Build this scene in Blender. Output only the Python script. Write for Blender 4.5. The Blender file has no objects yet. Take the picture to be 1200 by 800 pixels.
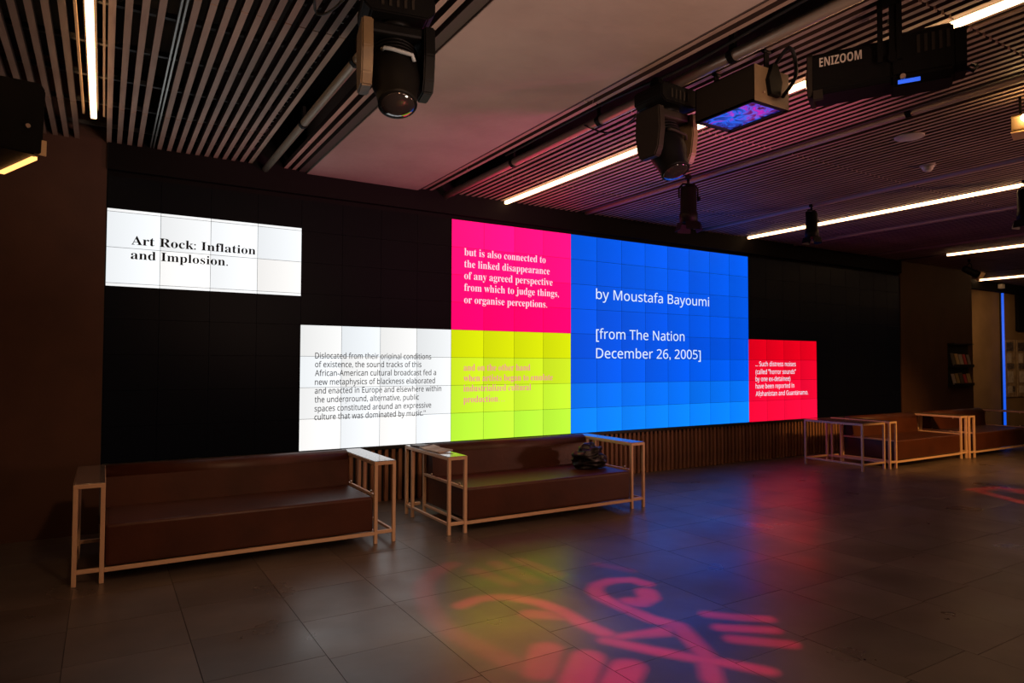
import bpy, bmesh, math, random
from mathutils import Vector, Matrix, Euler

random.seed(7)
sc = bpy.context.scene
C = sc.collection
PI = math.pi

# ------------------------------------------------------------------ camera
YAW, PIT, ROL, FPX = .54792, .03287, .00285, 783.7
cam_h = 1.43
F = Vector((math.sin(YAW)*math.cos(PIT), math.cos(YAW)*math.cos(PIT), math.sin(PIT)))
R0 = Vector((math.cos(YAW), -math.sin(YAW), 0)); U0 = R0.cross(F)
Rv = R0*math.cos(ROL)+U0*math.sin(ROL); Uv = -R0*math.sin(ROL)+U0*math.cos(ROL)
cd = bpy.data.cameras.new('camera'); cam = bpy.data.objects.new('camera', cd); C.objects.link(cam)
cd.sensor_width = 36; cd.lens = FPX/1200*36; cd.clip_start = .02
M = Matrix((( Rv.x, Uv.x, -F.x, 0), (Rv.y, Uv.y, -F.y, 0), (Rv.z, Uv.z, -F.z, cam_h), (0, 0, 0, 1)))
cam.matrix_world = M
sc.camera = cam

# ------------------------------------------------------------------ world, exposure
w = bpy.data.worlds.new('world'); sc.world = w; w.use_nodes = True
w.node_tree.nodes['Background'].inputs[0].default_value = (.010, .006, .004, 1)
sc.view_settings.view_transform = 'Standard'; sc.view_settings.look = 'None'
sc.view_settings.gamma = 1; sc.view_settings.use_curve_mapping = False
sc.view_settings.exposure = 0

def lin(r, g, b):
    def f(c):
        c /= 255
        return c/12.92 if c <= .04045 else ((c+.055)/1.055)**2.4
    return (f(r), f(g), f(b), 1)

# strengths of the room's lamps
TUBE = 8.5          # warm fluorescent lines in the ceiling
GOBO = 760.0        # red pattern projector
WARM = (1, .58, .27)

def spot(name, loc, target, power, color, angle, blend=.5, radius=.05):
    l = bpy.data.lights.new(name, 'SPOT'); l.energy = power; l.color = color
    l.spot_size = angle; l.spot_blend = blend; l.shadow_soft_size = radius
    o = bpy.data.objects.new(name, l); C.objects.link(o); o.location = loc
    o.rotation_euler = (Vector(target)-Vector(loc)).to_track_quat('-Z', 'Y').to_euler()
    return o
# added spots without fixtures, standing in for unseen stage lighting
spot('front_fill', (1.0, 1.6, 3.15), (1.1, 5.2, .40), 110, (1, .55, .28), 1.15, .9, .12)
spot('front_fill_two', (4.2, 1.4, 3.15), (4.6, 5.2, .3), 120, (1, .53, .28), 1.15, .9, .12)
spot('front_fill_three', (9.2, 1.0, 3.15), (10.6, 5.2, .35), 900, (1, .47, .13), .80, .9, .12)
spot('floor_fill', (2.1, -.2, 3.1), (1.9, 3.2, 0), 130, (1, .74, .52), .85, 1, .12)
spot('far_wall_fill', (15.2, 5.2, 3.15), (17.6, 7.3, 1.4), 130, (1, .58, .24), 1.3, .8, .1)
spot('slab_fill', (2.3, -.8, 1.9), (2.3, 3.8, 3.3), 560, (1, .64, .50), .95, 1, .4)
spot('slat_fill', (2.6, 1.2, .9), (.75, 4.2, 3.3), 100, (1, .82, .66), .95, 1, .3)
spot('slat_fill_two', (10.5, -.6, 1.4), (5.6, 3.8, 3.3), 620, (1, .46, .34), 1.2, 1, .4)
spot('magenta_fill', (5.6, .6, 1.2), (3.6, 4.9, 3.3), 850, (1, .17, .42), .75, 1, .3)  # added to turn the ceiling pinker, no fixture stands here
spot('amber_fill', (3.10, 3.02, 2.58), (1.98, 3.12, 0), 150, (1, .70, .16), .50, 1, .1)  # added at the middle moving light to strengthen the yellow floor glow

# ------------------------------------------------------------------ materials
def mat(name, col, rough=.5, metal=0, noise=None, bump=0, bscale=40, spec=.5, emit=None, es=0, stretch=None, coat=0):
    m = bpy.data.materials.new(name); m.use_nodes = True
    nt = m.node_tree; b = nt.nodes['Principled BSDF']
    b.inputs['Base Color'].default_value = (*col, 1) if len(col) == 3 else col
    b.inputs['Roughness'].default_value = rough; b.inputs['Metallic'].default_value = metal
    b.inputs['Specular IOR Level'].default_value = spec
    if coat: b.inputs['Coat Weight'].default_value = coat
    if emit:
        b.inputs['Emission Color'].default_value = (*emit, 1) if len(emit) == 3 else emit
        b.inputs['Emission Strength'].default_value = es
    if noise or bump:
        tc = nt.nodes.new('ShaderNodeTexCoord'); mp = nt.nodes.new('ShaderNodeMapping')
        nt.links.new(tc.outputs['Object'], mp.inputs[0])
        if stretch: mp.inputs['Scale'].default_value = stretch
    if noise:   # (scale, colour2, low, high)
        n = nt.nodes.new('ShaderNodeTexNoise'); n.inputs['Scale'].default_value = noise[0]; n.inputs['Detail'].default_value = 6
        nt.links.new(mp.outputs[0], n.inputs['Vector'])
        r = nt.nodes.new('ShaderNodeValToRGB'); r.color_ramp.elements[0].position = noise[2]; r.color_ramp.elements[1].position = noise[3]
        r.color_ramp.elements[0].color = (*col[:3], 1); r.color_ramp.elements[1].color = (*noise[1][:3], 1)
        nt.links.new(n.outputs[0], r.inputs[0]); nt.links.new(r.outputs[0], b.inputs['Base Color'])
    if bump:
        n2 = nt.nodes.new('ShaderNodeTexNoise'); n2.inputs['Scale'].default_value = bscale; n2.inputs['Detail'].default_value = 4
        nt.links.new(mp.outputs[0], n2.inputs['Vector'])
        bp = nt.nodes.new('ShaderNodeBump'); bp.inputs['Strength'].default_value = bump; bp.inputs['Distance'].default_value = .01
        nt.links.new(n2.outputs[0], bp.inputs['Height']); nt.links.new(bp.outputs[0], b.inputs['Normal'])
    return m

def rand_tint(m, lo=.75, hi=1.15):
    """multiply base colour by a per-object random value"""
    nt = m.node_tree; b = nt.nodes['Principled BSDF']; inp = b.inputs['Base Color']
    oi = nt.nodes.new('ShaderNodeObjectInfo'); mr = nt.nodes.new('ShaderNodeMapRange')
    mr.inputs[3].default_value = lo; mr.inputs[4].default_value = hi
    nt.links.new(oi.outputs['Random'], mr.inputs[0])
    mx = nt.nodes.new('ShaderNodeVectorMath'); mx.operation = 'SCALE'
    if inp.is_linked: nt.links.new(inp.links[0].from_socket, mx.inputs[0])
    else: mx.inputs[0].default_value = inp.default_value[:3]
    nt.links.new(mr.outputs[0], mx.inputs['Scale']); nt.links.new(mx.outputs[0], inp)
    return m

MT = {}
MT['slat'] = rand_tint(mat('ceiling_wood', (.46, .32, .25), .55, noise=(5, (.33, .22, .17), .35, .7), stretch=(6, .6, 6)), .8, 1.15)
MT['slatside'] = mat('dark_slat_side', (.075, .040, .030), .7)  # slat sides darker than the undersides
MT['wslat'] = rand_tint(mat('wainscot_wood', (.34, .165, .09), .5, noise=(6, (.21, .10, .06), .35, .7), stretch=(6, 6, .6)), .8, 1.2)
MT['void'] = mat('void_black', (.012, .011, .010), .9)
MT['concrete'] = mat('slab_concrete', (.46, .36, .31), .85, noise=(1.6, (.37, .28, .24), .35, .7), bump=.25, bscale=14)
MT['edge'] = mat('slab_edge_trim', (.07, .05, .04), .7)
MT['wallbrown'] = mat('brown_wall_paint', (.085, .034, .018), .75, noise=(2.2, (.066, .026, .014), .4, .65), bump=.1, bscale=60)
MT['wallolive'] = mat('olive_wall_paint', (.19, .115, .055), .8, noise=(1.5, (.15, .09, .042), .4, .65))
MT['blackwall'] = mat('black_bulkhead_paint', (.005, .004, .004), .8, spec=.1)
MT['grout'] = mat('grout', (.012, .009, .008), .9)
MT['black'] = mat('black_lacquer', (.012, .012, .013), .45)
MT['blackm'] = mat('black_fixture_metal', (.004, .0035, .003), .5, metal=0, bump=.08, bscale=90, spec=.10)
MT['greym'] = mat('dark_fixture_casing', (.022, .017, .012), .55, metal=0, spec=.12, bump=.05, bscale=90)
MT['tanm'] = mat('tan_fixture_casing', (.16, .10, .045), .5, noise=(9, (.11, .07, .035), .4, .7))
MT['steel'] = mat('brushed_steel_pipe', (.62, .50, .38), .34, metal=.55, bump=.03)
MT['pipe2'] = mat('brown_painted_pipe', (.36, .24, .16), .5)
MT['wire'] = mat('galvanised_wire', (.40, .42, .40), .4, metal=.8)
MT['cable'] = mat('black_cable_rubber', (.012, .012, .012), .6)
MT['frame'] = mat('beige_powder_coated_steel', (.74, .48, .31), .42, metal=.1, bump=.03, bscale=120)
MT['top'] = mat('glossy_arm_panel', (.22, .15, .11), .16, coat=.5, noise=(4, (.17, .115, .08), .4, .7))
MT['leather'] = mat('brown_leather', (.078, .021, .009), .44, noise=(3, (.052, .014, .006), .35, .7), bump=.12, bscale=26, spec=.4)
MT['lens'] = mat('dark_lens_glass', (.018, .014, .014), .08, spec=.8, coat=.6)
MT['white'] = mat('white_plastic', (.55, .5, .47), .5)
MT['handle'] = mat('grey_handle_plastic', (.30, .32, .32), .4)
MT['tube'] = mat('lit_fluorescent_tube', (.8, .8, .8), .5, emit=WARM, es=TUBE)
MT['slot'] = mat('light_slot_lining', (.40, .27, .17), .5)
MT['bar'] = mat('black_carrier_steel', (.045, .040, .036), .5)
MT['warmlens'] = mat('lit_lens_orange', (.5, .3, .1), .5, emit=(1, .42, .12), es=2.4)
MT['bulb'] = mat('lit_bulb', (.8, .8, .8), .5, emit=(1, .62, .25), es=120)
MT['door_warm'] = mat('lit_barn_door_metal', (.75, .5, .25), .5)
MT['blue'] = mat('lit_blue_neon', (.1, .2, .8), .5, emit=(.004, .10, .78), es=1.0)
MT['paper'] = rand_tint(mat('paper', (.55, .47, .40), .7, noise=(14, (.40, .34, .30), .4, .6)), .6, 1.1)
MT['paperdark'] = mat('paper_dark_print', (.05, .04, .045), .4, noise=(25, (.16, .13, .12), .5, .6))
MT['board'] = mat('notice_board_panel', (.30, .21, .13), .7, noise=(8, (.18, .12, .08), .4, .65))
MT['cloth'] = mat('black_satin_cloth', (.010, .009, .010), .42, bump=.15, bscale=30, spec=.5)
MT['brass'] = mat('bolt_metal', (.55, .42, .32), .3, metal=.9)

# floor stone
m = mat('dark_stone_tile', (.122, .092, .075), .34, noise=(2.6, (.080, .060, .049), .3, .72), bump=.10, bscale=7)
nt = m.node_tree; b = nt.nodes['Principled BSDF']
tc = nt.nodes.new('ShaderNodeTexCoord')
geo = nt.nodes.new('ShaderNodeNewGeometry')
n = nt.nodes.new('ShaderNodeTexNoise'); n.inputs['Scale'].default_value = 1.7; n.inputs['Detail'].default_value = 8
nt.links.new(geo.outputs['Position'], n.inputs['Vector'])
for nd in nt.nodes:
    if nd.type == 'MAPPING': nt.links.new(geo.outputs['Position'], nd.inputs[0])
mr = nt.nodes.new('ShaderNodeMapRange'); mr.inputs[1].default_value = .3; mr.inputs[2].default_value = .7
mr.inputs[3].default_value = .26; mr.inputs[4].default_value = .42
nt.links.new(n.outputs[0], mr.inputs[0]); nt.links.new(mr.outputs[0], b.inputs['Roughness'])
b.inputs['Specular IOR Level'].default_value = .85
rand_tint(m, .82, 1.18)
MT['tile'] = m

# lit screen cube: colour comes from each cube's own colour, cubes drift a little from edge to edge
m = bpy.data.materials.new('lit_screen_cube'); m.use_nodes = True; nt = m.node_tree
b = nt.nodes['Principled BSDF']; b.inputs['Base Color'].default_value = (.002, .002, .002, 1); b.inputs['Roughness'].default_value = .5; b.inputs['Specular IOR Level'].default_value = .05
oi = nt.nodes.new('ShaderNodeObjectInfo'); tc = nt.nodes.new('ShaderNodeTexCoord')
sx = nt.nodes.new('ShaderNodeSeparateXYZ'); nt.links.new(tc.outputs['Object'], sx.inputs[0])
ma = nt.nodes.new('ShaderNodeMath'); ma.operation = 'MULTIPLY_ADD'; ma.inputs[1].default_value = .42; ma.inputs[2].default_value = 1
nt.links.new(sx.outputs['X'], ma.inputs[0])
vm = nt.nodes.new('ShaderNodeVectorMath'); vm.operation = 'SCALE'
nt.links.new(oi.outputs['Color'], vm.inputs[0]); nt.links.new(ma.outputs[0], vm.inputs['Scale'])
nt.links.new(vm.outputs[0], b.inputs['Emission Color']); b.inputs['Emission Strength'].default_value = 1
MT['screen'] = m
MT['screen_off'] = mat('dark_screen_cube', (.0018, .0016, .0016), .4, emit=(.0006, .0006, .0008), es=1, spec=.05)
def flat_emit(name, col, s=1):
    return mat(name, (.01, .01, .01), .6, emit=col, es=s)
MT['t_black'] = mat('lettering_black', (.004, .006, .007), .6, spec=.1)
MT['t_grey'] = flat_emit('lettering_charcoal', lin(28, 32, 36))
MT['t_white'] = flat_emit('lettering_white', lin(255, 225, 240), 1.0)
MT['t_blue'] = flat_emit('lettering_pale_blue', lin(225, 240, 255), 1.0)
MT['t_pink'] = flat_emit('lettering_pale_pink', lin(245, 130, 150), 1.0)
MT['t_gold'] = mat('lettering_grey_print', (.50, .42, .34), .5)

# projection glass of the box projector: screen reflection painted as violet and blue emission in its window
m = bpy.data.materials.new('projector_window_reflection'); m.use_nodes = True; nt = m.node_tree
b = nt.nodes['Principled BSDF']; b.inputs['Base Color'].default_value = (.01, .01, .02, 1); b.inputs['Roughness'].default_value = .1
tc = nt.nodes.new('ShaderNodeTexCoord'); n = nt.nodes.new('ShaderNodeTexNoise'); n.inputs['Scale'].default_value = 9; n.inputs['Detail'].default_value = 7; n.inputs['Distortion'].default_value = 1.5
nt.links.new(tc.outputs['Object'], n.inputs['Vector'])
r = nt.nodes.new('ShaderNodeValToRGB'); cr = r.color_ramp
cr.elements[0].position = .36; cr.elements[0].color = (.005, .004, .03, 1); cr.elements[1].position = .72; cr.elements[1].color = (.62, .05, .55, 1)
for p, c_ in ((.44, (.03, .02, .30, 1)), (.5, (.01, .12, .85, 1)), (.55, (.12, .03, .55, 1)), (.62, (.45, .02, .50, 1))):
    e = cr.elements.new(p); e.color = c_
nt.links.new(n.outputs[0], r.inputs[0]); nt.links.new(r.outputs[0], b.inputs['Emission Color']); b.inputs['Emission Strength'].default_value = .9
MT['reflections'] = m

# ------------------------------------------------------------------ helpers
def tag(o, label=None, cat=None, group=None, kind=None):
    if label: o['label'] = label
    if cat: o['category'] = cat
    if group: o['group'] = group
    if kind: o['kind'] = kind
    return o

def empty(name, loc, rz=0, label=None, cat=None, group=None):
    o = bpy.data.objects.new(name, None); C.objects.link(o); o.empty_display_size = .1
    o.location = loc; o.rotation_euler = (0, 0, rz)
    return tag(o, label, cat, group)

class MB:
    def __init__(s): s.bm = bmesh.new(); s.mi = 0
    def box(s, x0, x1, y0, y1, z0, z1, mtx=None, bevel=0, seg=2):
        r = bmesh.ops.create_cube(s.bm, size=1)
        vs = r['verts']
        for v in vs:
            v.co = Vector(((x0+x1)/2+v.co.x*(x1-x0), (y0+y1)/2+v.co.y*(y1-y0), (z0+z1)/2+v.co.z*(z1-z0)))
        fs = list({f for v in vs for f in v.link_faces})
        for f in fs: f.material_index = s.mi
        if bevel:
            es = list({e for v in vs for e in v.link_edges})
            rr = bmesh.ops.bevel(s.bm, geom=es, offset=bevel, segments=seg, affect='EDGES', profile=.5)
            vs = list({v for f in rr['faces'] for v in f.verts} | {v for v in vs if v.is_valid})
        if mtx is not None:
            for v in vs: v.co = mtx @ v.co
        return s
    def cyl(s, p0, p1, r0, r1=None, seg=14, caps=True):
        p0 = Vector(p0); p1 = Vector(p1); r1 = r0 if r1 is None else r1
        q = (p1-p0).to_track_quat('Z', 'Y')
        a = []; b_ = []
        for i in range(seg):
            t = 2*PI*i/seg; d = Vector((math.cos(t), math.sin(t), 0))
            a.append(s.bm.verts.new(p0+q@(d*r0))); b_.append(s.bm.verts.new(p1+q@(d*r1)))
        for i in range(seg):
            j = (i+1) % seg
            f = s.bm.faces.new((a[i], a[j], b_[j], b_[i])); f.smooth = True; f.material_index = s.mi
        if caps:
            f = s.bm.faces.new(a[::-1]); f.material_index = s.mi; f = s.bm.faces.new(b_); f.material_index = s.mi
        return s
    def path(s, pts, r, seg=6):
        pts = [Vector(p) for p in pts]
        rings = []
        for i, p in enumerate(pts):
            d = (pts[min(i+1, len(pts)-1)]-pts[max(i-1, 0)]).normalized(); q = d.to_track_quat('Z', 'Y')
            rings.append([s.bm.verts.new(p+q@Vector((math.cos(2*PI*k/seg)*r, math.sin(2*PI*k/seg)*r, 0))) for k in range(seg)])
        for a, b_ in zip(rings, rings[1:]):
            for k in range(seg):
                j = (k+1) % seg
                f = s.bm.faces.new((a[k], a[j], b_[j], b_[k])); f.smooth = True; f.material_index = s.mi
        s.bm.faces.new(rings[0][::-1]); s.bm.faces.new(rings[-1])
        return s
    def lathe(s, prof, mtx=None, seg=24):
        """prof: list of (radius, height) along local Z"""
        rings = []
        for r, z in prof:
            ring = []
            for k in range(seg):
                t = 2*PI*k/seg; v = Vector((math.cos(t)*r, math.sin(t)*r, z))
                ring.append(s.bm.verts.new(mtx@v if mtx is not None else v))
            rings.append(ring)
        for a, b_ in zip(rings, rings[1:]):
            for k in range(seg):
                j = (k+1) % seg
                f = s.bm.faces.new((a[k], a[j], b_[j], b_[k])); f.smooth = True; f.material_index = s.mi
        f = s.bm.faces.new(rings[0][::-1]); f.material_index = s.mi
        f = s.bm.faces.new(rings[-1]); f.material_index = s.mi
        return s
    def prism(s, poly, a0, a1, axis='x', mtx=None, bevel=0):
        """extrude 2D polygon along an axis"""
        def P(u, v, a):
            q = {'x': Vector((a, u, v)), 'y': Vector((u, a, v)), 'z': Vector((u, v, a))}[axis]
            return mtx@q if mtx is not None else q
        A = [s.bm.verts.new(P(u, v, a0)) for u, v in poly]; B = [s.bm.verts.new(P(u, v, a1)) for u, v in poly]
        fs = [s.bm.faces.new(A[::-1]), s.bm.faces.new(B)]
        for i in range(len(poly)):
            j = (i+1) % len(poly); fs.append(s.bm.faces.new((A[i], A[j], B[j], B[i])))
        for f in fs: f.material_index = s.mi
        if bevel:
            es = list({e for f in fs for e in f.edges})
            bmesh.ops.bevel(s.bm, geom=es, offset=bevel, segments=2, affect='EDGES')
        return s
    def mesh(s, name, mats):
        bmesh.ops.recalc_face_normals(s.bm, faces=s.bm.faces[:])
        me = bpy.data.meshes.new(name); s.bm.to_mesh(me); s.bm.free()
        for m_ in (mats if isinstance(mats, (list, tuple)) else [mats]): me.materials.append(m_)
        return me
    def build(s, name, mats, parent=None, **kw):
        o = bpy.data.objects.new(name, s.mesh(name, mats)); C.objects.link(o)
        if parent: o.parent = parent
        return tag(o, **kw) if kw else o

def put(name, me, parent=None, loc=(0, 0, 0), rot=None, **kw):
    o = bpy.data.objects.new(name, me); C.objects.link(o); o.location = loc
    if rot: o.rotation_euler = rot
    if parent: o.parent = parent
    return tag(o, **kw) if kw else o

def copy_tree(o, parent=None):
    c = o.copy(); C.objects.link(c)
    if parent: c.parent = parent
    for ch in [x for x in bpy.data.objects if x.parent == o]: copy_tree(ch, c)
    return c

# ------------------------------------------------------------------ room shell
D = 6.636           # plane of the video wall
CH = 3.30           # underside of the slats
XL, XR, YB = -4.0, 21.0, -4.0
floor = MB().box(XL, XR, YB, 7.4, -.15, -.006).build('floor', MT['grout'], kind='structure')
# floor tiles: columns .55 wide, joints as they fall in the photograph
xs = [.96+.55*k for k in range(-9, 37)]
cells = []
for i, x0 in enumerate(xs):
    k = i-9
    base = {0: 3.26, -1: 3.31, 1: 3.29, 2: 2.98}.get(k, 3.28+random.uniform(-.04, .04))
    y = base-.53*13
    while y < 7.35:
        cells.append((x0, y)); y += .53
near = [c for c in cells if -.9 <= c[0] <= 11.5 and 1.05 <= c[1] <= 6.6]
near.sort(key=lambda c: c[0]**2+c[1]**2); near = near[:290]
tile_me = MB().box(.0015, .5485, .0015, .5285, -.006, 0).mesh('floor_tile', MT['tile'])
for c in near:
    put('floor_tile', tile_me, floor, (c[0], c[1], random.uniform(-.0005, 0)))
rest = MB(); ns = set(near)
for c in cells:
    if c not in ns and c[1]+.53 < 7.4: rest.box(c[0]+.0015, c[0]+.5485, c[1]+.0015, c[1]+.5285, -.006, 0)
rest.build('floor_tiling', MT['tile'], floor, kind='stuff')

ceiling = MB().box(XL, XR, YB, 7.4, 3.95, 4.05).build('ceiling', MT['void'], kind='structure')
MB().box(1.66, 2.84, YB, D+.05, CH-.02, 3.75, bevel=.006).build('concrete_slab', MT['concrete'], ceiling, label='bare pinkish grey concrete slab between slats')
MB().box(1.585, 1.655, YB, D, CH-.008, CH+.10).build('slab_edge', MT['edge'], ceiling)
MB().box(2.845, 2.868, YB, D, CH-.008, CH+.10).build('slab_edge', MT['edge'], ceiling)

TUBES = [(-.10, 5.93), (3.935, D-.03), (8.07, 6.56), (12.17, 5.80), (16.38, 7.2)]
PIPES = [1.275, 3.165, 5.10, 7.10, 9.20, 11.2]
def slat_ok(x):
    if 1.20 < x < 1.43 or 1.57 < x < 2.89 or 3.04 < x < 3.32: return False
    for p in PIPES[2:]:
        if abs(x-p) < .095: return False
    for t, _ in TUBES:
        if abs(x-t) < (.052 if t > 1 else .07): return False
    if abs(x-.325) < .03: return False
    return True
JN = [-2.1, -.15, 1.8, 3.75, 5.70]
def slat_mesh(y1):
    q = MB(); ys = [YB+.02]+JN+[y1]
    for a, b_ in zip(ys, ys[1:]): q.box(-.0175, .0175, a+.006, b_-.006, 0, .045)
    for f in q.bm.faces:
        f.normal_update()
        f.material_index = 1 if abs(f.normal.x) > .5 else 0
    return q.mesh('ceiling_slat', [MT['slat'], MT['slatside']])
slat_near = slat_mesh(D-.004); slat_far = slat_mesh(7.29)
x = -1.60; nsl = 0; slx = []
grid = [(-.3+.0757*k) for k in range(-14, 20)]          # left bay
grid += [1.462, 1.538, 2.905, 2.985]
grid += [3.345+.0757*k for k in range(0, 156)]
grid += [15.2+.0757*k for k in range(0, 60)]
for gx in grid:
    if not slat_ok(gx): continue
    if gx > 15.15 and gx < 15.19: continue
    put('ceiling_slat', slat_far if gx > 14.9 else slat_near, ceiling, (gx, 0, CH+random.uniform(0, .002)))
# carrier bars above the slats
bar = MB().box(XL+.1, 1.2, -.015, .015, 0, .03).mesh('carrier_bar', MT['bar'])
bar2 = MB().box(3.34, 15.0, -.015, .015, 0, .03).mesh('carrier_bar', MT['bar'])
for i in range(12):
    put('carrier_bar', bar, ceiling, (0, .3+.56*i, CH+.085)); put('carrier_bar', bar2, ceiling, (0, .3+.56*i, CH+.085))
# glossy conduit hanging in the left bay and the wire cable tray by the pipe
MB().box(.308, .318, YB+.1, D-.01, CH+.005, CH+.03).box(.332, .342, YB+.1, D-.01, CH+.005, CH+.03).build('metal_track', MT['wire'], ceiling)
q = MB()
for xx in (1.13, 1.18, 1.23): q.cyl((xx, .2, CH+.14), (xx, 6.4, CH+.14), .004, seg=6)
for i in range(62): q.cyl((1.12, .25+.1*i, CH+.14), (1.24, .25+.1*i, CH+.14), .003, seg=5)
tray = q.build('cable_tray', MT['wire']); tag(tray, 'thin wire cable tray above the slats beside the steel pipe on the left', 'cable tray')

# video wall bulkhead, brown walls
MB().box(-.005, 12.25, D+.02, D+.35, .50, 3.95).build('wall_back', MT['blackwall'], kind='structure')
MB().box(-.005, 12.25, D-.045, D+.02, 3.075, 3.95).build('trim_1', MT['blackwall'], kind='structure')
MB().box(XL, -.008, D-.012, D+.35, -.1, 3.95).build('wall_left', MT['wallbrown'], kind='structure')
MB().box(12.252, 14.85, D-.012, D+.35, -.1, 3.95).build('wall_right', MT['wallbrown'], kind='structure')
MB().box(14.6, XR, 7.3, 7.45, -.1, 3.95).build('wall_far', MT['wallolive'], kind='structure')
MB().box(14.86, XR, 7.18, 7.295, 3.10, 3.95).build('trim_2', MT['blackwall'], kind='structure')
MB().box(XL-.2, XL, YB, D, -.1, 3.95).build('wall_side', MT['wallbrown'], kind='structure')
MB().box(XL, XR, YB-.2, YB, -.1, 3.95).build('wall_behind', MT['wallbrown'], kind='structure')
MB().box(XR, XR+.2, YB, 7.4, -.1, 3.95).build('wall_end', MT['wallbrown'], kind='structure')
# ribbed wainscot under the screens
wains = MB().box(0, 12.25, D+.045, D+.32, -.1, .545).build('trim_3', MT['void'], kind='structure')
ws = MB().box(-.0185, .0185, D+.005, D+.046, 0.002, .535).mesh('wood_slat', MT['wslat'])
for i in range(162): put('wood_slat', ws, wains, (.04+.0755*i, 0, 0))
MB().box(0, 12.25, D-.012, D+.06, .537, .571, bevel=.003).build('trim_4', MT['black'], kind='structure')

# ------------------------------------------------------------------ video wall
vw = empty('video_wall', (0, D, .574), 0, 'long wall of screen cubes showing white, magenta, yellow, blue and red text panels', 'video wall')
TW, TH = .408, .307
ROWS, COLS = 8, 30
def region(c, r):
    if c < 4 and r in (1, 2): return 'white'
    if 4 <= c < 8 and r >= 4: return 'white'
    if 8 <= c < 12: return 'magenta' if r < 4 else 'yellow'
    if 12 <= c < 20: return 'blue'
    if 20 <= c < 24 and r >= 4: return 'red'
    return 'off'
def mixc(a, b_, t): return tuple(a[i]*(1-t)+b_[i]*t for i in range(3))
def tcol(reg, r):
    if reg == 'white':
        t = (r-1)/7 if r > 2 else .8
        c = mixc(lin(228, 232, 234), lin(255, 255, 255), min(1, t*1.0)); k = 1.0 if r < 5 else 1.04
        return tuple(v*k for v in c)
    if reg == 'magenta': return mixc(lin(252, 18, 135), lin(240, 0, 110), r/3)
    if reg == 'yellow':  return mixc(lin(222, 232, 8), lin(196, 255, 62), (r-4)/3)
    if reg == 'blue':
        return mixc(lin(0, 92, 232), lin(0, 84, 222), r/4) if r < 5 else mixc(lin(0, 92, 232), lin(10, 135, 255), (r-5)/2)
    if reg == 'red': return mixc(lin(222, 0, 28), lin(255, 12, 62), (r-4)/3)
g = .0016
def cube_mesh(m_):
    q = MB().box(-TW/2+g, TW/2-g, 0, .10, -TH/2+g, TH/2-g)
    for f in q.bm.faces: f.material_index = 1 if f.calc_center_median().y < .001 else 0
    return q.mesh('screen_cube', [MT['screen_off'], m_])
cube_on = cube_mesh(MT['screen']); cube_off = cube_mesh(MT['screen_off'])
def cube_strip(lo, hi):           # an off cube with a lit strip between lo and hi of its height
    q = MB(); zs = [0, lo, hi, 1]
    for a, b_, mi in ((0, lo, 0), (lo, hi, 1), (hi, 1, 0)):
        if b_-a > .001:
            q.mi = mi; q.box(-TW/2+g, TW/2-g, 0, .10, -TH/2+g+a*(TH-2*g), -TH/2+g+b_*(TH-2*g))
    for f in q.bm.faces:
        if f.calc_center_median().y > .001: f.material_index = 0
    return q.mesh('screen_cube', [MT['screen_off'], MT['screen']])
strip_lo = cube_strip(0, .075); strip_hi = cube_strip(.92, 1)
rr = random.Random(4)
for c in range(COLS):
    for r in range(ROWS):
        reg = region(c, r)
        me = cube_on if reg != 'off' else cube_off
        if c < 4 and r == 0: me = strip_lo; 
        if c < 4 and r == 3: me = strip_hi
        o = put('screen_cube', me, vw, ((c+.5)*TW, 0, (ROWS-r-.5)*TH))
        if reg != 'off':
            k = 1+rr.uniform(-.075, .06); cc = tcol(reg, r); tint = rr.uniform(-.03, .03)
            o.color = (cc[0]*k*(1+tint), cc[1]*k, cc[2]*k*(1-tint), 1)
            o['label'] = {'white': 'white lit screen cube', 'magenta': 'magenta lit screen cube', 'yellow': 'yellow green lit screen cube', 'blue': 'blue lit screen cube', 'red': 'red lit screen cube'}[reg]
            OD = {'white': (1.04,)*3 if r < 4 else (1.0,)*3, 'magenta': (1.7, 1, 1.0), 'yellow': (1.03, 1.03, 1), 'blue': (1, .96, 1.05), 'red': (1.08, 1, 1)}[reg]
            o.color = tuple(o.color[j]*OD[j] for j in range(3))+(1,)
        else:
            o.color = (1, 1, 1, 1)
            o['label'] = 'black dark screen cube' if me is cube_off else 'black screen cube with a thin white strip'

def uni(s, up, lo, dig=None):
    o = ''
    for ch in s:
        if 'A' <= ch <= 'Z': o += chr(up+ord(ch)-65)
        elif 'a' <= ch <= 'z': o += chr(lo+ord(ch)-97)
        elif dig and ch.isdigit(): o += chr(dig+ord(ch)-48)
        else: o += ch
    return o
serif = lambda s: uni(s, 0x1D400, 0x1D41A, 0x1D7CE)
sans = lambda s: uni(s, 0x1D5A0, 0x1D5BA, 0x1D7E2)
sansb = lambda s: uni(s, 0x1D5D4, 0x1D5EE, 0x1D7EC)

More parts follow.
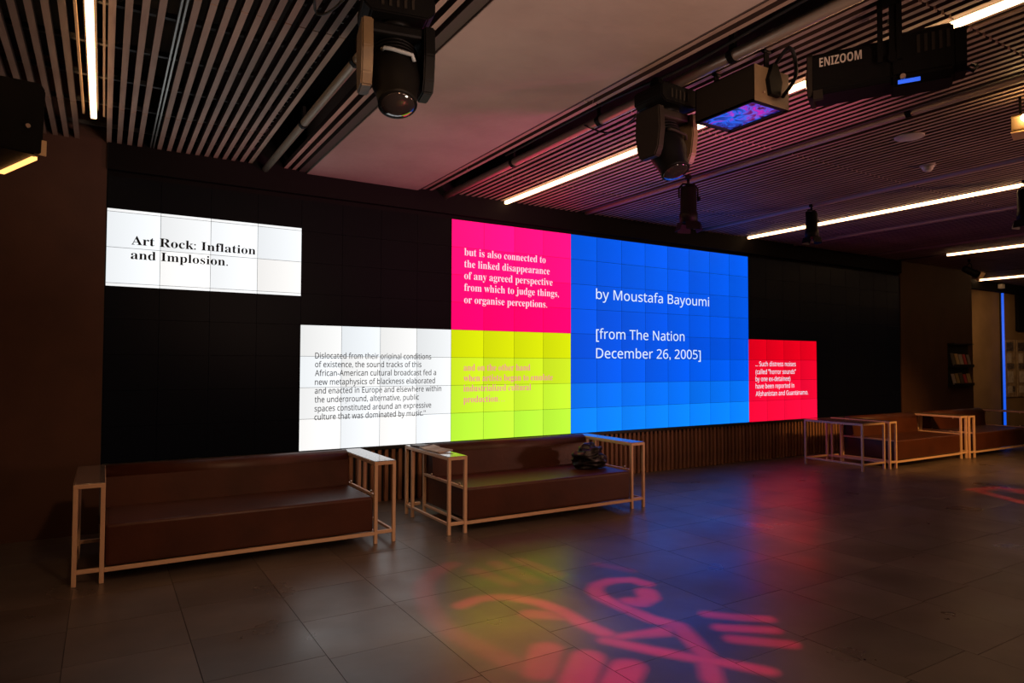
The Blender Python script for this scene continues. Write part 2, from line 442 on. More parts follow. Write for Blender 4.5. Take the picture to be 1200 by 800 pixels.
def text_mesh(body, off=0, res=2):
    c = bpy.data.curves.new('lettering', 'FONT'); c.body = body; c.size = 1; c.offset = off; c.resolution_u = res
    o = bpy.data.objects.new('lettering', c); C.objects.link(o)
    bpy.context.view_layer.update()
    me = bpy.data.meshes.new_from_object(o.evaluated_get(bpy.context.evaluated_depsgraph_get()))
    bpy.data.objects.remove(o); bpy.data.curves.remove(c)
    xs_ = [v.co.x for v in me.vertices]
    return me, min(xs_), max(xs_)
def line(body, x, z, w_, size, m_, off=0, label='lettering'):
    me, a, b_ = text_mesh(body, off)
    k = w_/(b_-a)
    for v in me.vertices: v.co = Vector(((v.co.x-a)*k, 0, v.co.y*size))
    me.materials.clear(); me.materials.append(m_)
    for p in me.polygons: p.material_index = 0
    o = put('lettering', me, vw, (x, -.004, z-.574))
    return o
for s, x, z, w_ in (("Art Rock: Inflation", .184, 2.450, 1.022), ("and Implosion.", .182, 2.325, .783)):
    line(serif(s), x, z, w_, .112, MT['t_black'])
for s, z, w_ in (("but is also connected to", 2.637, 1.098), ("the linked disappearance", 2.504, 1.157), ("of any agreed perspective", 2.372, 1.20),
                 ("from which to judge things,", 2.240, 1.293), ("or organise perceptions.", 2.102, 1.12)):
    line(serif(s), 3.420, z, w_, .122, MT['t_white'], -.006)
for s, z, w_ in (("and on the other hand", 1.348, .882), ("when artists began to emulate", 1.231, 1.206), ("industrialized cultural", 1.117, .893), ("production\u2026", .994, .53)):
    line(serif(s), 3.418, z, w_, .110, MT['t_pink'], -.004)
for s, z, w_ in (("by Moustafa Bayoumi", 2.248, 2.037), ("[from The Nation", 1.745, 1.547), ("December 26, 2005]", 1.50, 1.862)):
    line(sans(s), 5.288, z, w_, .176, MT['t_blue'], 0)
for s, z, w_ in (("Dislocated from their original conditions", 1.474, 1.247), ("of existence, the sound tracks of this", 1.388, 1.133), ("African-American cultural broadcast fed a", 1.302, 1.306),
                 ("new metaphysics of blackness elaborated", 1.214, 1.293), ("and enacted in Europe and elsewhere within", 1.128, 1.369), ("the underground, alternative, public", 1.041, 1.107),
                 ("spaces constituted around an expressive", .953, 1.251), ("culture that was dominated by music.\u201d", .870, 1.186)):
    line(sans(s), 1.777, z, w_, .080, MT['t_grey'], .007)
for s, z, w_, f_ in (("... Such distress noises", 1.400, .95, sans), ("(called \"horror sounds\"", 1.282, .95, sans), ("by one ex-detainee)", 1.175, .814, sans),
                     ("have been reported in", 1.067, .907, sans), ("Afghanistan and Guant\u00e1namo.", .954, 1.253, sans)):
    line(f_(s), 8.306, z, w_, .098, MT['t_blue'], .006)

# ------------------------------------------------------------------ ceiling light lines
WHERE = ['over the left end of the wall', 'running out from above the magenta panel', 'running over the right end of the blue panel', 'short and further right beyond the wall', 'smallest and farthest at the right edge']
for i, (tx, ty) in enumerate(TUBES):
    t = empty('strip_light', (tx, ty, CH), 0, 'warm white fluorescent ceiling line, '+WHERE[i], 'strip light', 'ceiling light lines')
    hw = .075 if i == 0 else .055
    y0 = (YB+.3)-ty
    MB().box(-.019, .019, y0, -.01, -.030, .004, bevel=.006).build('tube', MT['tube'], t)
    if i == 0:
        for a_, b_ in ((-.072, -.060), (.060, .072)): MB().box(a_, b_, y0, 0, .0, .05).build('side_strip', MT['slot'], t)
        MB().box(-.03, .03, y0, 0, .04, .06).build('housing', MT['edge'], t)
    else:
        MB().box(-.030, .030, y0, 0, .005, .05).build('housing', MT['edge'], t)

# ------------------------------------------------------------------ steel pipes with clamps and cables
PW = ['left of the concrete slab', 'right of the concrete slab', 'third from the left in the slats', 'in the slats before the second light line', 'in the slats right of the second light line', 'farthest right in the slats']
for i, px_ in enumerate(PIPES):
    rad = .030 if i == 0 else .036 if i == 1 else .032
    z = CH-.035 if i < 2 else CH+.012
    p = empty('ceiling_pipe', (px_, 0, z), 0, 'straight steel lighting pipe under the ceiling, '+PW[i], 'pipe', 'lighting pipes')
    MB().cyl((0, YB+.1, 0), (0, D-.02, 0), rad, seg=18).build('tube', MT['steel'] if i < 2 else MT['pipe2'], p)
    for k in range(4 if i < 2 else 2):
        MB().prism([(-.012, rad+.10), (-.012, rad+.004), (-rad-.006, .012), (-rad-.006, -.012), (-.012, -rad-.006), (.012, -rad-.006), (rad+.006, -.012), (rad+.006, .012), (.012, rad+.004), (.012, rad+.10)], 1.40+1.25*k, 1.44+1.25*k, 'y').build('clamp', MT['blackm'], p)
    if i >= 2:
        for a_, b_ in ((-.085, -.055), (.055, .085)): MB().box(a_, b_, YB+.1, D-.01, -.005, .09).build('channel', MT['edge'], p)
def cable(pts, r, label, name='cable'):
    # smooth a polyline a little
    P = [Vector(p) for p in pts]; out = []
    for i in range(len(P)-1):
        a = P[max(i-1, 0)]; b_ = P[i]; c_ = P[i+1]; d = P[min(i+2, len(P)-1)]
        for k in range(6):
            t = k/6
            out.append(.5*((2*b_)+(c_-a)*t+(2*a-5*b_+4*c_-d)*t*t+(3*b_-a-3*c_+d)*t**3))
    out.append(P[-1])
    return tag(MB().path(out, r).build(name, MT['cable']), label, 'cable')
cable([(3.10, 1.2, 3.36), (3.09, 2.2, 3.33), (3.11, 3.0, 3.31), (3.10, 3.8, 3.34), (3.10, 5.2, 3.33)], .010, 'black cable lying along the steel pipe right of the concrete slab')
cable([(3.12, 3.46, 3.22), (3.23, 3.6, 3.20), (3.24, 3.9, 3.18), (3.115, 4.05, 3.26)], .007, 'thin black cable looping from the pipe above the middle moving light')
cable([(1.00, 2.55, 3.28), (1.02, 2.8, 3.25), (.97, 3.3, 3.23), (.92, 3.5, 3.275), (.84, 3.2, 3.28)], .007, 'black cable sagging under the slats left of the large moving light')
cable([(3.40, 2.60, 3.18), (3.35, 2.42, 3.26), (3.38, 2.40, 3.10), (3.42, 2.52, 3.02)], .012, 'thick black cable plugged into the end of the box projector')

# ------------------------------------------------------------------ moving head lights
def moving_head(loc, rz, tilt, label, s=1.0, variant=0):
    t = empty('moving_head_light', loc, rz, label, 'stage light', 'moving head lights')
    # clamps + base
    for sx_ in (-.10, .10):
        MB().prism([(-.03, -.005), (.03, -.005), (.045, .03), (.032, .062), (0, .075), (-.032, .062), (-.045, .03)], sx_-.02, sx_+.02, 'x').build('clamp', MT['blackm'], t)
    MB().prism([(-.17, -.01), (.17, -.01), (.19, -.04), (.19, -.11), (.15, -.145), (-.15, -.145), (-.19, -.11), (-.19, -.04)], -.14, .14, 'y', bevel=.008).build('base', MT['blackm'], t)
    q = MB()
    for k in range(5): q.box(-.10+k*.04, -.085+k*.04, -.146, -.141, -.11, -.05)
    q.build('vent', MT['greym'], t)
    MB().cyl((0, 0, -.145), (0, 0, -.175), .09, seg=20).build('pan_bearing', MT['blackm'], t)
    # yoke: cross piece + two arms
    yo = MB().box(-.185, .185, -.09, .09, -.235, -.17, bevel=.015).build('yoke', MT['greym'] if variant else MT['blackm'], t)
    for sx_ in (-1, 1):
        a0, a1 = (.135, .195) if sx_ > 0 else (-.195, -.135)
        w_ = .115
        MB().prism([(-w_, -.17), (w_, -.17), (w_+.01, -.33), (w_-.01, -.46), (w_-.04, -.52), (-w_+.04, -.52), (-w_+.01, -.46), (-w_-.01, -.33)], a0, a1, 'x', bevel=.008).build(
            'yoke_arm', (MT['tanm'] if sx_ < 0 else MT['blackm']) if not variant else (MT['greym'] if sx_ < 0 else MT['tanm']), t)
    # head
    hm = Matrix.Translation((0, 0, -.42)) @ Matrix.Rotation(tilt, 4, 'X')
    hd = MB().lathe([(.05, .19), (.11, .185), (.130, .14), (.132, .02), (.130, -.06), (.112, -.12), (.103, -.19), (.105, -.205), (.092, -.208)], hm, 28).build('lamp_head', MT['blackm'], t)
    MB().lathe([(.091, -.2085), (.088, -.213), (.05, -.224), (.01, -.227)], hm, 28).build('lens', MT['lens'], hd)
    q = MB()
    for z_ in (.06, .085, .11, .135): q.lathe([(.127, z_), (.134, z_+.004), (.134, z_+.010), (.127, z_+.014)], hm, 28)
    q.build('cooling_fin', MT['blackm'], hd)
    MB().cyl((-.135, 0, -.42), (.135, 0, -.42), .035, seg=16).build('tilt_axle', MT['blackm'], t)
    # handle on the head
    MB().path([hm@Vector(p) for p in ((-.085, -.118, .055), (-.075, -.140, .045), (-.03, -.142, .040), (.03, -.142, .028), (.07, -.140, .022), (.082, -.118, .0))], .011, 8).build('handle', MT['handle'] if not variant else MT['greym'], hd)
    t.scale = (s, s, s)
    return t
moving_head((1.235, 3.17, 3.275), -.20, -.42, 'large black moving head light hanging left of the slab, nearest the camera', .93)
moving_head((3.165, 3.22, 3.245), .02, -.42, 'grey moving head light hanging in front of the second light line', .92, 1)

# ------------------------------------------------------------------ box projector
t = empty('box_projector', (3.335, 2.755, 2.955), 0, 'black box projector with violet and blue reflection painted in its underside window', 'projector')
q = MB(); X2, Y2, Z2 = .155, .225, .215
q.box(-X2, -X2+.006, -Y2, Y2, 0, Z2).box(X2-.006, X2, -Y2, Y2, 0, Z2).box(-X2, X2, -Y2+.006, Y2, Z2-.006, Z2).box(-X2, X2, Y2-.006, Y2, 0, Z2)
q.box(-X2, X2, -Y2, -Y2+.03, 0, .012).box(-X2, X2, Y2-.03, Y2, 0, .012).box(-X2, -X2+.02, -Y2, Y2, 0, .012).box(X2-.02, X2, -Y2, Y2, 0, .012)
q.build('casing', MT['greym'], t)
MB().box(-X2, X2, -Y2-.002, -Y2+.005, 0, Z2).build('end_plate', MT['tanm'], t, label='tan metal end plate')
MB().box(-X2+.02, X2-.02, -Y2+.03, Y2-.03, .008, .014).build('projection_window', MT['reflections'], t, label='glass window with violet and blue reflection painted on')
for yy in (-.19, .19):
    MB().box(-.02, .02, yy-.004, yy+.004, Z2, .36).cyl((-.03, yy, .335), (.03, yy, .335), .012).build('bracket', MT['blackm'], t)
MB().prism([(-.06, .14), (-.02, .235), (.02, .235), (.06, .14), (.04, .05), (-.04, .05)], -Y2-.03, -Y2-.002, 'y').build('bracket', MT['blackm'], t)
MB().cyl((-.08, -Y2, .06), (-.08, -Y2-.012, .06), .007).build('knob', MT['brass'], t)
MB().cyl((.05, -Y2, .10), (.05, -Y2-.014, .10), .010).build('knob', MT['brass'], t)

# ------------------------------------------------------------------ profile projector (long barrel, lettering on the side)
p0 = Vector((3.5, 1.98, 3.0))
t = empty('profile_projector', p0, .5, 'long black profile projector with pale lettering on its side, upper right', 'projector')
MB().prism([(-.125, -.10), (-.105, -.125), (.105, -.125), (.125, -.10), (.125, .10), (.105, .125), (-.105, .125), (-.125, .10)], -.06, .36, 'y', bevel=.006).build('barrel', MT['blackm'], t)
MB().prism([(-.13, -.105), (-.105, -.132), (.105, -.132), (.13, -.105), (.13, .105), (.105, .132), (-.105, .132), (-.13, .105)], .355, .385, 'y', bevel=.004).build('front_ring', MT['greym'], t)
MB().lathe([(.10, 0), (.095, .006), (.05, .016), (.01, .02)], Matrix.Translation((0, .384, 0)) @ Matrix.Rotation(-PI/2, 4, 'X'), 24).build('lens', MT['lens'], t)
MB().prism([(-.14, -.11), (-.09, -.15), (.10, -.15), (.15, -.10), (.15, .12), (.08, .165), (-.07, .165), (-.14, .12)], -.36, -.055, 'y', bevel=.012).build('lamp_house', MT['blackm'], t)
MB().prism([(-.11, -.09), (-.07, -.12), (.07, -.12), (.11, -.09), (.11, .09), (.07, .13), (-.07, .13), (-.11, .09)], -.42, -.36, 'y', bevel=.006).build('rear_cap', MT['blackm'], t)
q = MB()
for k in range(5): q.box(-.145, -.139, -.34+k*.035, -.325+k*.035, -.0, .10)
q.build('vent', MT['greym'], t)
MB().path([(-.06, -.41, -.10), (-.06, -.45, -.13), (-.04, -.47, -.10), (.0, -.45, -.07)], .010, 8).build('rear_handle', MT['blackm'], t)
for xx in (-.135, .155):
    MB().box(xx-.012, xx+.012, -.09, -.05, -.02, .35).build('yoke_arm', MT['blackm'], t)
MB().box(-.147, .167, -.10, -.04, .335, .36).build('yoke', MT['blackm'], t)
for yy in (-.10, -.005): MB().box(-.158, -.146, yy-.014, yy+.014, -.02, .36).build('hanging_bar', MT['blackm'], t)
MB().box(-.158, -.146, -.11, .01, .30, .36).build('hanging_plate', MT['blackm'], t)
MB().cyl((-.155, -.07, 0), (.175, -.07, 0), .028, seg=16).build('pivot_knob', MT['blackm'], t)
# blue plate and small connectors under the lamp house
MB().box(-.118, -.114, -.20, -.09, -.150, -.108).build('status_window', MT['blue'], t, label='small blue lit window')
MB().cyl((-.13, -.115, -.12), (-.155, -.115, -.12), .014).build('connector', MT['brass'], t)
me, a, b_ = text_mesh(sansb("ENIZOOM"))
k = .225/(b_-a)
for v in me.vertices: v.co = Vector((-.1265, .315-(v.co.x-a)*k, .035+v.co.y*.075))
me.materials.clear(); me.materials.append(MT['t_gold'])
for p in me.polygons: p.material_index = 0
put('lettering', me, t)
t.scale = (.9, .9, .9)
for a_, b_ in ((-.125, -.110), (-.10, -.09)): MB().box(a_, b_, .30, .352, -.155, -.10).build('gate_lever', MT['greym'], t)

# ------------------------------------------------------------------ small spotlights
def can_light(loc, rz, label, s=1.0, lit=False, tilt=0):
    t = empty('spotlight', loc, rz, label, 'spotlight', 'small spotlights on the ceiling')
    MB().box(-.02, .02, -.02, .02, -.03, .03).cyl((0, 0, -.03), (0, 0, -.07), .012).build('clamp', MT['blackm'], t)
    MB().path([(-.085, 0, -.20), (-.085, 0, -.11), (-.05, 0, -.072), (.05, 0, -.072), (.085, 0, -.11), (.085, 0, -.20)], .009, 8).build('yoke', MT['blackm'], t)
    hm = Matrix.Translation((0, 0, -.22)) @ Matrix.Rotation(tilt, 4, 'X')
    MB().lathe([(.035, .13), (.06, .125), (.068, .10), (.070, -.10), (.078, -.11), (.078, -.19), (.070, -.192)], hm, 22).build('body', MT['blackm'], t)
    MB().lathe([(.068, -.185), (.03, -.186), (.005, -.187)], hm, 22).build('lens', MT['warmlens'] if lit else MT['lens'], t)
    q = MB()
    for a_ in range(4):
        m_ = hm @ Matrix.Rotation(a_*PI/2, 4, 'Z') @ Matrix.Translation((0, .078, -.19)) @ Matrix.Rotation(math.radians(18), 4, 'X')
        q.box(-.06, .06, -.002, .002, -.075, 0, mtx=m_)
    q.build('barn_door', MT['door_warm'] if lit else MT['blackm'], t)
    MB().cyl((.085, 0, -.20), (.105, 0, -.20), .018, seg=10).build('knob', MT['blackm'], t)
    t.scale = (s, s, s)
    return t
can_light((4.93, 4.72, 3.30), -.4, 'black spotlight hanging down in front of the wall above the blue panel', 1.15)
can_light((7.08, 4.84, 3.31), -.2, 'small black spotlight hanging in front of the second light line', .95)
can_light((7.93, 3.03, 3.30), -.2, 'black spotlight cut by the right edge where the second light line ends', 1.0)
t = empty('slot_lamp', (-.36, 3.88, 2.36), .405, 'black lamp with one glowing slot along its lower edge, at the left edge', 'spotlight')
MB().prism([(-.30, .02), (-.28, .30), (.0, .33), (.02, .30), (.012, .012), (.0, .0), (-.28, .0)], -.24, .22, 'y', bevel=.006).build('casing', MT['blackm'], t)
MB().box(-.016, .006, -.20, .20, -.012, .002).build('glowing_slot', MT['warmlens'], t)
MB().box(-.02, .03, -.235, -.228, .004, .075, bevel=.002, seg=1).build('end_flap', MT['door_warm'], t)
MB().box(-.18, -.12, -.02, .02, .31, .50).build('hanging_bracket', MT['blackm'], t)
MB().cyl((-.05, -.244, .12), (-.05, -.252, .12), .010).build('knob', MT['brass'], t)
can_light((13.05, 5.85, 3.278), .9, 'tiny spotlight with an orange lit front, far right by the wall', .85, True, math.radians(-62))
# drop rod of the left one
tag(MB().cyl((-.50, 3.82, 2.85), (-.50, 3.82, 3.36), .014).build('hanging_rod', MT['blackm']), 'thin black rod carrying the spotlight at the left edge', 'rod')
# star-bright lamp at the right edge
t = empty('floodlight', (5.45, 2.10, 3.12), .3, 'small floodlight with a dazzling bare bulb at the right edge', 'floodlight')
MB().prism([(-.07, -.06), (.07, -.06), (.09, .03), (.04, .06), (-.04, .06), (-.09, .03)], -.03, .05, 'y', bevel=.004).build('housing', MT['tanm'], t)
MB().lathe([(.004, -.016), (.014, -.008), (.014, .008), (.004, .016)], Matrix.Translation((-.125, -.03, .0)) @ Matrix.Scale(1.4, 4), 12).build('bulb', MT['bulb'], t)
MB().box(-.012, .012, -.008, .008, .06, .21).build('bracket', MT['blackm'], t)
MB().box(-.10, .10, -.12, .05, -.085, -.078).build('shutter', MT['door_warm'], t)

# ceiling speaker and smoke detector
t = empty('ceiling_speaker', (5.61, 2.94, CH), 0, 'round white perforated ceiling speaker grille among the slats', 'speaker')
MB().lathe([(.10, .0), (.098, -.006), (.09, -.010), (.02, -.013), (.002, -.013)], None, 32).build('grille', MT['white'], t)
MB().lathe([(.10, .002), (.110, .002), (.110, -.006), (.101, -.008)], None, 32).build('rim', MT['white'], t)
t = empty('smoke_detector', (6.58, 3.285, CH), 0, 'small round white smoke detector on the slatted ceiling', 'smoke detector')
MB().lathe([(.055, .0), (.055, -.018), (.045, -.022), (.042, -.04), (.03, -.052), (.004, -.055)], None, 24).build('body', MT['white'], t)
MB().cyl((0, 0, 0), (0, 0, .03), .07, seg=20).build('base', MT['white'], t)

# ------------------------------------------------------------------ benches
AH, ARW, LEG = .645, .178, .027
def frame_part(t, name, boxes, m_=None, **kw):
    q = MB()
    for b_ in boxes: q.box(*b_, bevel=.002, seg=1)
    return q.build(name, m_ or MT['frame'], t, **kw)
def bench(x0, x1, yf, yb, label):
    """frame from x0..x1 ; arms ARW wide at both ends, local origin at front left floor"""
    t = empty('bench', (x0, yf, 0), 0, label, 'bench', 'long leather benches with steel frame arms')
    W_, D_ = x1-x0, yb-yf; L = LEG
    for side in (0, 1):
        ox = 0 if side == 0 else W_-L              # outer legs
        ix = ARW-L if side == 0 else W_-ARW        # inner legs
        for lx, ly in ((ox, 0), (ix, 0), (ox, D_-L), (ox, D_-.17), (ix, D_-.10)):
            frame_part(t, 'leg', [(lx, lx+L, ly, ly+L, 0, AH-L)])
        a, b_ = min(ox, ix), max(ox, ix)+L
        fr = frame_part(t, 'arm_frame', [(a, b_, 0, L, AH-L, AH), (a, b_, D_-L, D_, AH-L, AH), (a, a+L, L, D_-L, AH-L, AH), (b_-L, b_, L, D_-L, AH-L, AH)])
        frame_part(t, 'arm_top', [(a+.003, b_-.003, .003, D_-.003, AH, AH+.005)], MT['top'])
        frame_part(t, 'lower_rail', [(a+L, b_-L, .003, L-.003, .075, .075+L)])
        frame_part(t, 'lower_rail', [(a+L, b_-L, D_-L, D_-.003, .075, .075+L)])
        frame_part(t, 'lower_rail', [(ox+.003, ox+L-.003, L, D_-L, .075, .075+L-.005)])
        frame_part(t, 'lower_rail', [(ix+.003, ix+L-.003, L, D_-.10, .075, .075+L-.005)])
        frame_part(t, 'seat_rail', [(ix+.003, ix+L-.003, L, D_-.10, .362, .362+L-.003)])
        for yy in (.12, D_-.25):
            MB().cyl((ix+L/2, yy, .385), (ix+L/2, yy, .405), .008, seg=10).build('bolt', MT['brass'], t)
            MB().cyl((ix+L/2, yy, AH-L-.02), (ix+L/2, yy, AH-L), .008, seg=10).build('bolt', MT['brass'], t)
    frame_part(t, 'front_rail', [(ARW, W_-ARW, .0, L-.004, .070, .070+L)])
    # upholstery
    a, b_ = ARW+.004, W_-ARW-.004
    q = MB().box(a, b_, .012, D_-.03, .100, .372, bevel=.022, seg=3)
    for v in q.bm.verts:        # gentle crown of the seat
        if v.co.z > .34:
            u = (v.co.x-a)/(b_-a); v.co.z += .010*math.sin(PI*u)
    st = q.build('seat', MT['leather'], t)
    q = MB()
    prof = []
    for k in range(9):
        th = PI*k/8; prof.append(((D_-.145)+.075*math.cos(PI-th)*1.0, .585+.082*math.sin(th)))
    prof = [(D_-.245, .36)]+prof+[(D_-.07, .36)]
    MB().prism(prof, a, b_, 'x').build('backrest', MT['leather'], t)
    for nm in ('seat', 'backrest'): pass
    return t
b1 = bench(-.150, 2.030, 5.115, 5.995, 'long brown leather bench at the left end, empty')
b2 = bench(2.468, 4.650, 5.055, 5.995, 'brown leather bench in the middle with brochures on its left arm')
b3 = bench(9.215, 11.335, 5.155, 6.03, 'orange brown leather bench at the right beside the bare frame table')
b4 = bench(11.345, 13.50, 5.125, 6.00, 'dark bench farthest right, cut off by the edge of the photo')
for o in bpy.data.objects:
    if o.name.startswith('backrest') or o.name.startswith('seat'):
        if o.type == 'MESH' and not o.name.startswith('seat_rail'):
            for p in o.data.polygons: p.use_smooth = len(p.vertices) == 4 and p.area < .3

# bare side table of the same steel frame
t = empty('side_table', (8.665, 5.21, 0), 0, 'bare steel frame side table between the screens and the right bench', 'table')
W_, D_, L = .535, .875, LEG
for lx in (0, W_-L):
    for ly in (0, D_-L): frame_part(t, 'leg', [(lx, lx+L, ly, ly+L, 0, AH-.01-L)])
frame_part(t, 'top_frame', [(0, W_, 0, L, AH-.01-L, AH-.01), (0, W_, D_-L, D_, AH-.01-L, AH-.01), (0, L, L, D_-L, AH-.01-L, AH-.01), (W_-L, W_, L, D_-L, AH-.01-L, AH-.01)])
frame_part(t, 'table_top', [(.004, W_-.004, .004, D_-.004, AH-.01, AH-.004)], MT['top'])
frame_part(t, 'lower_rail', [(L, W_-L, .003, L-.003, .075, .10)]); frame_part(t, 'lower_rail', [(L, W_-L, D_-L, D_-.003, .075, .10)])
frame_part(t, 'lower_rail', [(.003, L-.003, L, D_-L, .075, .10)]); frame_part(t, 'lower_rail', [(W_-L+.003, W_-.003, L, D_-L, .075, .10)])

# brochures on the left arm of the middle bench
zt = AH+.0065
def sheet(name, x, y, z, w_, d_, h_, rz, label, curl=.0, m_=None):
    q = MB()
    n_ = 6; top = []; 
    for i in range(n_+1):
        u = i/n_; zz = curl*(u**2)
        top.append((u*w_-w_/2, zz))
    poly = [(a_, b_) for a_, b_ in top]+[(a_, b_+h_) for a_, b_ in reversed(top)]
    q.prism(poly, -d_/2, d_/2, 'y')
    o = q.build(name, m_ or MT['paper']); o.location = (x, y, z); o.rotation_euler = (0, 0, rz)
    return tag(o, label, 'brochure', 'brochures on the bench arm')
sheet('brochure', 2.555, 5.42, zt, .15, .21, .010, .15, 'thick folded brochure lying nearest the front of the bench arm', .010)
sheet('brochure', 2.560, 5.64, zt, .14, .18, .008, -.12, 'open brochure behind the thick one on the bench arm', .016)
sheet('brochure', 2.550, 5.835, zt, .12, .14, .012, .3, 'small dark brochure at the back of the bench arm', .004, MT['paperdark'])

# crumpled dark coat on the right end of the middle bench
bm = bmesh.new(); bmesh.ops.create_icosphere(bm, subdivisions=5, radius=1)
import mathutils.noise as mn
for v in bm.verts:
    p = v.co.copy(); n1 = mn.noise(p*1.3)*.26+mn.noise(p*2.6+Vector((4, 1, 0)))*.10
    rid = abs(mn.noise(Vector((p.x*1.1+p.z*1.6, p.y*1.2, p.z*2.2-p.x))))*.38
    k = 1+n1-rid
    v.co = Vector((p.x*.185*k, p.y*.13*k, p.z*.125*k))
    if v.co.z < -.085: v.co.z = -.085-(v.co.z+.085)*.02
    v.co.x *= 1+(.25 if v.co.z < 0 else 0)*min(1, -v.co.z/.09)
me = bpy.data.meshes.new('coat'); bm.to_mesh(me); bm.free(); me.materials.append(MT['cloth'])
for p in me.polygons: p.use_smooth = True
o = bpy.data.objects.new('coat', me); C.objects.link(o); o.location = (4.225, 5.40, .484); o.scale = (1.08, 1.05, 1.18)
tag(o, 'crumpled black coat lying on the right end of the middle bench', 'coat')

# ------------------------------------------------------------------ things on the right walls
t = empty('wall_bookshelf', (14.27, D-.013, 1.02), 0, 'dark wall shelf with two rows of small booklets, far right', 'shelf')
for z in (0, .36, .80):
    MB().box(-.40, .36, -.12, 0, z, z+.025).build('shelf_board', MT['black'], t)
for z in (.0, .36):
    MB().box(-.40, .36, -.125, -.115, z+.02, z+.06).build('lip', MT['black'], t)
MB().box(-.40, .36, -.012, 0, .0, .80).build('back_panel', MT['void'], t)
rb = random.Random(3)
bc = [(.55, .38, .18), (.5, .42, .36), (.55, .06, .07), (.12, .09, .07), (.42, .30, .12), (.62, .08, .12), (.3, .26, .24)]
bmats = [mat('booklet_cover_%d' % i, c_, .5) for i, c_ in enumerate(bc)]
names = ['ochre', 'grey', 'red', 'dark', 'tan', 'crimson', 'ash grey']
for row, z in enumerate((1.048, 1.408)):
    order = [3, 0, 1, 2, 6] if row else [1, 4, 3, 5, 0]
    for i, ci in enumerate(order):
        hh = rb.uniform(.20, .25)
        q = MB().box(-.058, .058, -.006, .006, 0, hh, bevel=.002, seg=1)
        o = q.build('booklet', bmats[ci]); o.location = (13.98+.148*i, D-.085, z); o.rotation_euler = (-.22, 0, rb.uniform(-.1, .1))
        tag(o, '%s booklet standing %s on the %s row of the wall shelf' % (names[ci], ['at the left end', 'second from left', 'in the middle', 'second from right', 'at the right end'][i], 'upper' if row else 'lower'), 'booklet', 'booklets on the wall shelf')

t = empty('neon_tube', (17.70, 7.26, 0), 0, 'thin vertical blue neon tube on the far right wall', 'neon light')
MB().cyl((0, 0, .02), (0, 0, 3.085), .032, seg=12).build('tube', MT['blue'], t)
MB().box(-.06, .06, .005, .035, .0, 3.09).build('mount', MT['black'], t)
# notice boards
for i, (x0, x1) in enumerate(((17.84, 18.36), (18.42, 19.2))):
    t = empty('notice_board', (x0, 7.292, .68), 0, ['pale notice board with pinned sheets beside the blue neon', 'pale notice board cut by the right edge of the photo'][i], 'notice board', 'notice boards on the far wall')
    bd = MB().box(0, x1-x0, -.02, 0, 0, 1.34, bevel=.004, seg=1).build('board', MT['board'], t)
    for (u, v, w_, h_, d_) in ((.05, 1.08, .34, .20, 1), (.08, .80, .20, .22, 0), (.05, .66, .36, .12, 1), (.10, .34, .26, .26, 0), (.08, .10, .24, .16, 0), (.30, .12, .14, .14, 1)):
        MB().box(u, u+w_, -.026, -.021, v, v+h_).build('sheet', MT['paperdark'] if d_ else MT['paper'], bd)
MB().box(18.42, 20.2, 7.22, 7.295, 2.24, 3.09).build('trim_5', MT['blackwall'], kind='structure')
tag(MB().box(17.28, 17.42, 7.08, 7.17, 3.16, 3.26, bevel=.01).build('sensor_box', MT['white']), 'tiny pale sensor box under the ceiling near the blue neon', 'sensor')

# ------------------------------------------------------------------ red pattern from the middle moving light
STROKES = [
    ([[3.04, 3.3], [3.02, 3.41], [2.89, 3.47], [2.76, 3.45], [2.67, 3.37], [2.63, 3.25], [2.63, 3.09], [2.64, 2.98], [2.65, 2.84], [2.71, 2.69], [2.61, 2.46], [2.54, 2.33], [2.39, 2.16]], 0.1, 0.9),
    ([[2.94, 3.19], [2.88, 3.1], [2.77, 3.06], [2.74, 3.11]], 0.13, 0.8),
    ([[2.16, 3.53], [2.25, 3.39], [2.29, 3.2], [2.28, 2.99], [2.3, 2.81]], 0.1, 1),
    ([[1.83, 3.57], [1.97, 3.62], [2.11, 3.58], [2.22, 3.46], [2.27, 3.32]], 0.1, 0.8),
    ([[2.11, 3.25], [2.24, 3.14]], 0.13, 0.7),
    ([[2.25, 2.74], [2.36, 2.54], [2.48, 2.36], [2.57, 2.24], [2.67, 2.08]], 0.09, 1),
    ([[2.33, 2.74], [2.64, 2.68]], 0.07, 0.9),
    ([[2.39, 2.73], [2.58, 2.65]], 0.08, 0.7),
    ([[2.98, 2.72], [3.08, 2.61], [3.21, 2.5]], 0.09, 0.8),
    ([[2.89, 2.55], [3.1, 2.38]], 0.09, 1),
    ([[2.83, 2.41], [3.02, 2.22]], 0.1, 0.9),
    ([[1.92, 2.81], [1.76, 2.63]], 0.17, 0.7),
    ([[2.04, 2.63], [1.85, 2.46]], 0.17, 1),
    ([[2.14, 2.45], [2.0, 2.35]], 0.17, 1),
    ([[2.15, 4.33], [1.94, 4.2], [1.82, 4.07], [1.73, 3.89], [1.66, 3.66], [1.62, 3.44], [1.61, 3.25], [1.63, 3.09], [1.66, 2.92], [1.7, 2.74]], 0.13, 0.3),
    ([[2.22, 4.12], [2.29, 3.75]], 0.12, 0.28),
    ([[2.42, 4.19], [2.45, 3.71]], 0.12, 0.28),
    ([[2.61, 4.17], [2.65, 3.76]], 0.12, 0.28),
    ([[3.04, 3.8], [3.14, 3.57]], 0.09, 0.22),
]
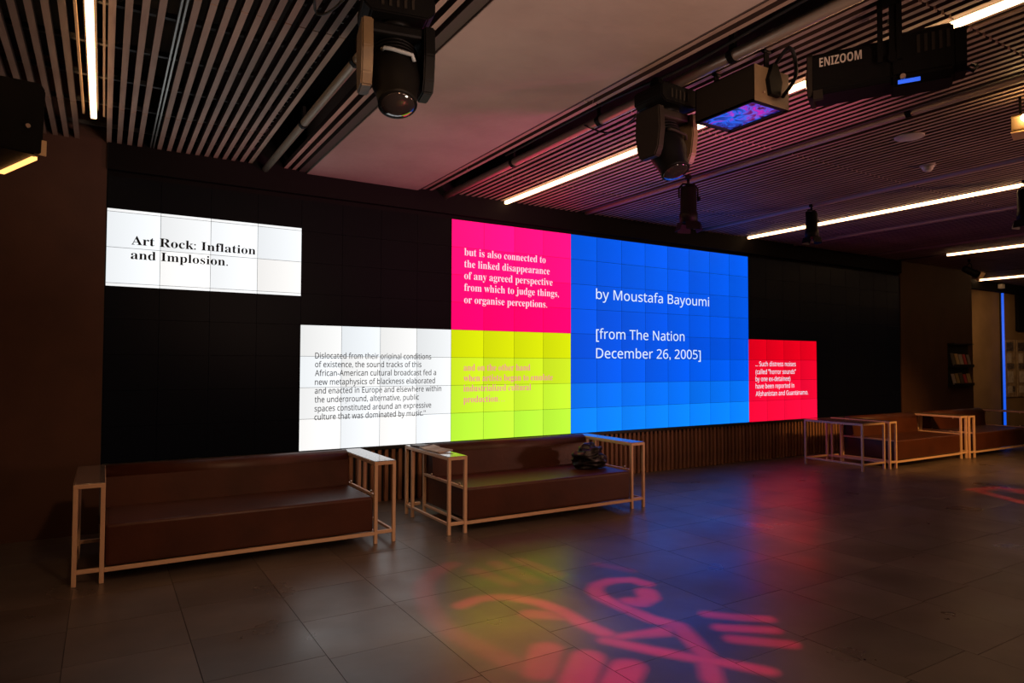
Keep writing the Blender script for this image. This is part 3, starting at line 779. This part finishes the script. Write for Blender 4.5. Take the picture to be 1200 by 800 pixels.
def gobo_light(name, loc, strokes, power, color, angle):
    """a projecting spot: its slide (gobo) is a set of strokes given where they land on the floor"""
    l = bpy.data.lights.new(name, 'SPOT'); l.energy = power; l.color = color; l.spot_size = angle; l.spot_blend = .1; l.shadow_soft_size = .01
    o = bpy.data.objects.new(name, l); C.objects.link(o); o.location = loc
    l.use_nodes = True; nt = l.node_tree; nt.nodes.clear()
    out = nt.nodes.new('ShaderNodeOutputLight'); em = nt.nodes.new('ShaderNodeEmission'); nt.links.new(em.outputs[0], out.inputs[0])
    tc = nt.nodes.new('ShaderNodeTexCoord'); sp = nt.nodes.new('ShaderNodeSeparateXYZ'); nt.links.new(tc.outputs['Normal'], sp.inputs[0])
    def math_(op, a, b_=None, c_=None, clamp=False):
        n_ = nt.nodes.new('ShaderNodeMath'); n_.operation = op; n_.use_clamp = clamp
        for i, v in enumerate((a, b_, c_)):
            if v is None: continue
            if isinstance(v, (int, float)): n_.inputs[i].default_value = v
            else: nt.links.new(v, n_.inputs[i])
        return n_.outputs[0]
    def vec_(op, a, b_=None, sc_=None):
        n_ = nt.nodes.new('ShaderNodeVectorMath'); n_.operation = op
        for i, v in enumerate((a, b_)):
            if v is None: continue
            if isinstance(v, (tuple, list, Vector)): n_.inputs[i].default_value = v
            else: nt.links.new(v, n_.inputs[i])
        if sc_ is not None: nt.links.new(sc_, n_.inputs['Scale'])
        return n_
    H = loc[2]
    u = math_('MULTIPLY', math_('DIVIDE', sp.outputs[0], sp.outputs[2]), -H)
    v = math_('MULTIPLY', math_('DIVIDE', sp.outputs[1], sp.outputs[2]), -H)
    cb = nt.nodes.new('ShaderNodeCombineXYZ'); nt.links.new(u, cb.inputs[0]); nt.links.new(v, cb.inputs[1])
    P_ = cb.outputs[0]; total = None
    for pts, w_, k in strokes:
        for a, b_ in zip(pts, pts[1:]):
            A = Vector((a[0]-loc[0], a[1]-loc[1], 0)); B = Vector((b_[0]-loc[0], b_[1]-loc[1], 0)); BA = B-A
            pa = vec_('SUBTRACT', P_, tuple(A)).outputs[0]
            h = math_('MULTIPLY', vec_('DOT_PRODUCT', pa, tuple(BA)).outputs['Value'], 1/BA.length_squared, clamp=True)
            q = vec_('SCALE', tuple(BA), None, h).outputs[0]
            d = vec_('DISTANCE', pa, q).outputs['Value']
            s = math_('MULTIPLY_ADD', d, -1/(.055), (w_/2+.0275)/.055, clamp=True)
            s = math_('MULTIPLY', s, k)
            total = s if total is None else math_('MAXIMUM', total, s)
    nt.links.new(total, em.inputs['Strength'])
    return o
gobo_light('pattern_beam', (3.10, 3.02, 2.60), STROKES, GOBO, (1, .022, .11), 1.75)
gobo_light('pattern_beam_two', (8.35, 2.6, 3.05), [([[8.52, 3.82], [8.95, 3.75], [8.82, 3.4]], .16, .5), ([[8.48, 3.72], [8.17, 3.16]], .14, .5), ([[8.95, 3.75], [9.05, 3.2]], .14, .5)], 1100, (1, .03, .02), 1.5)
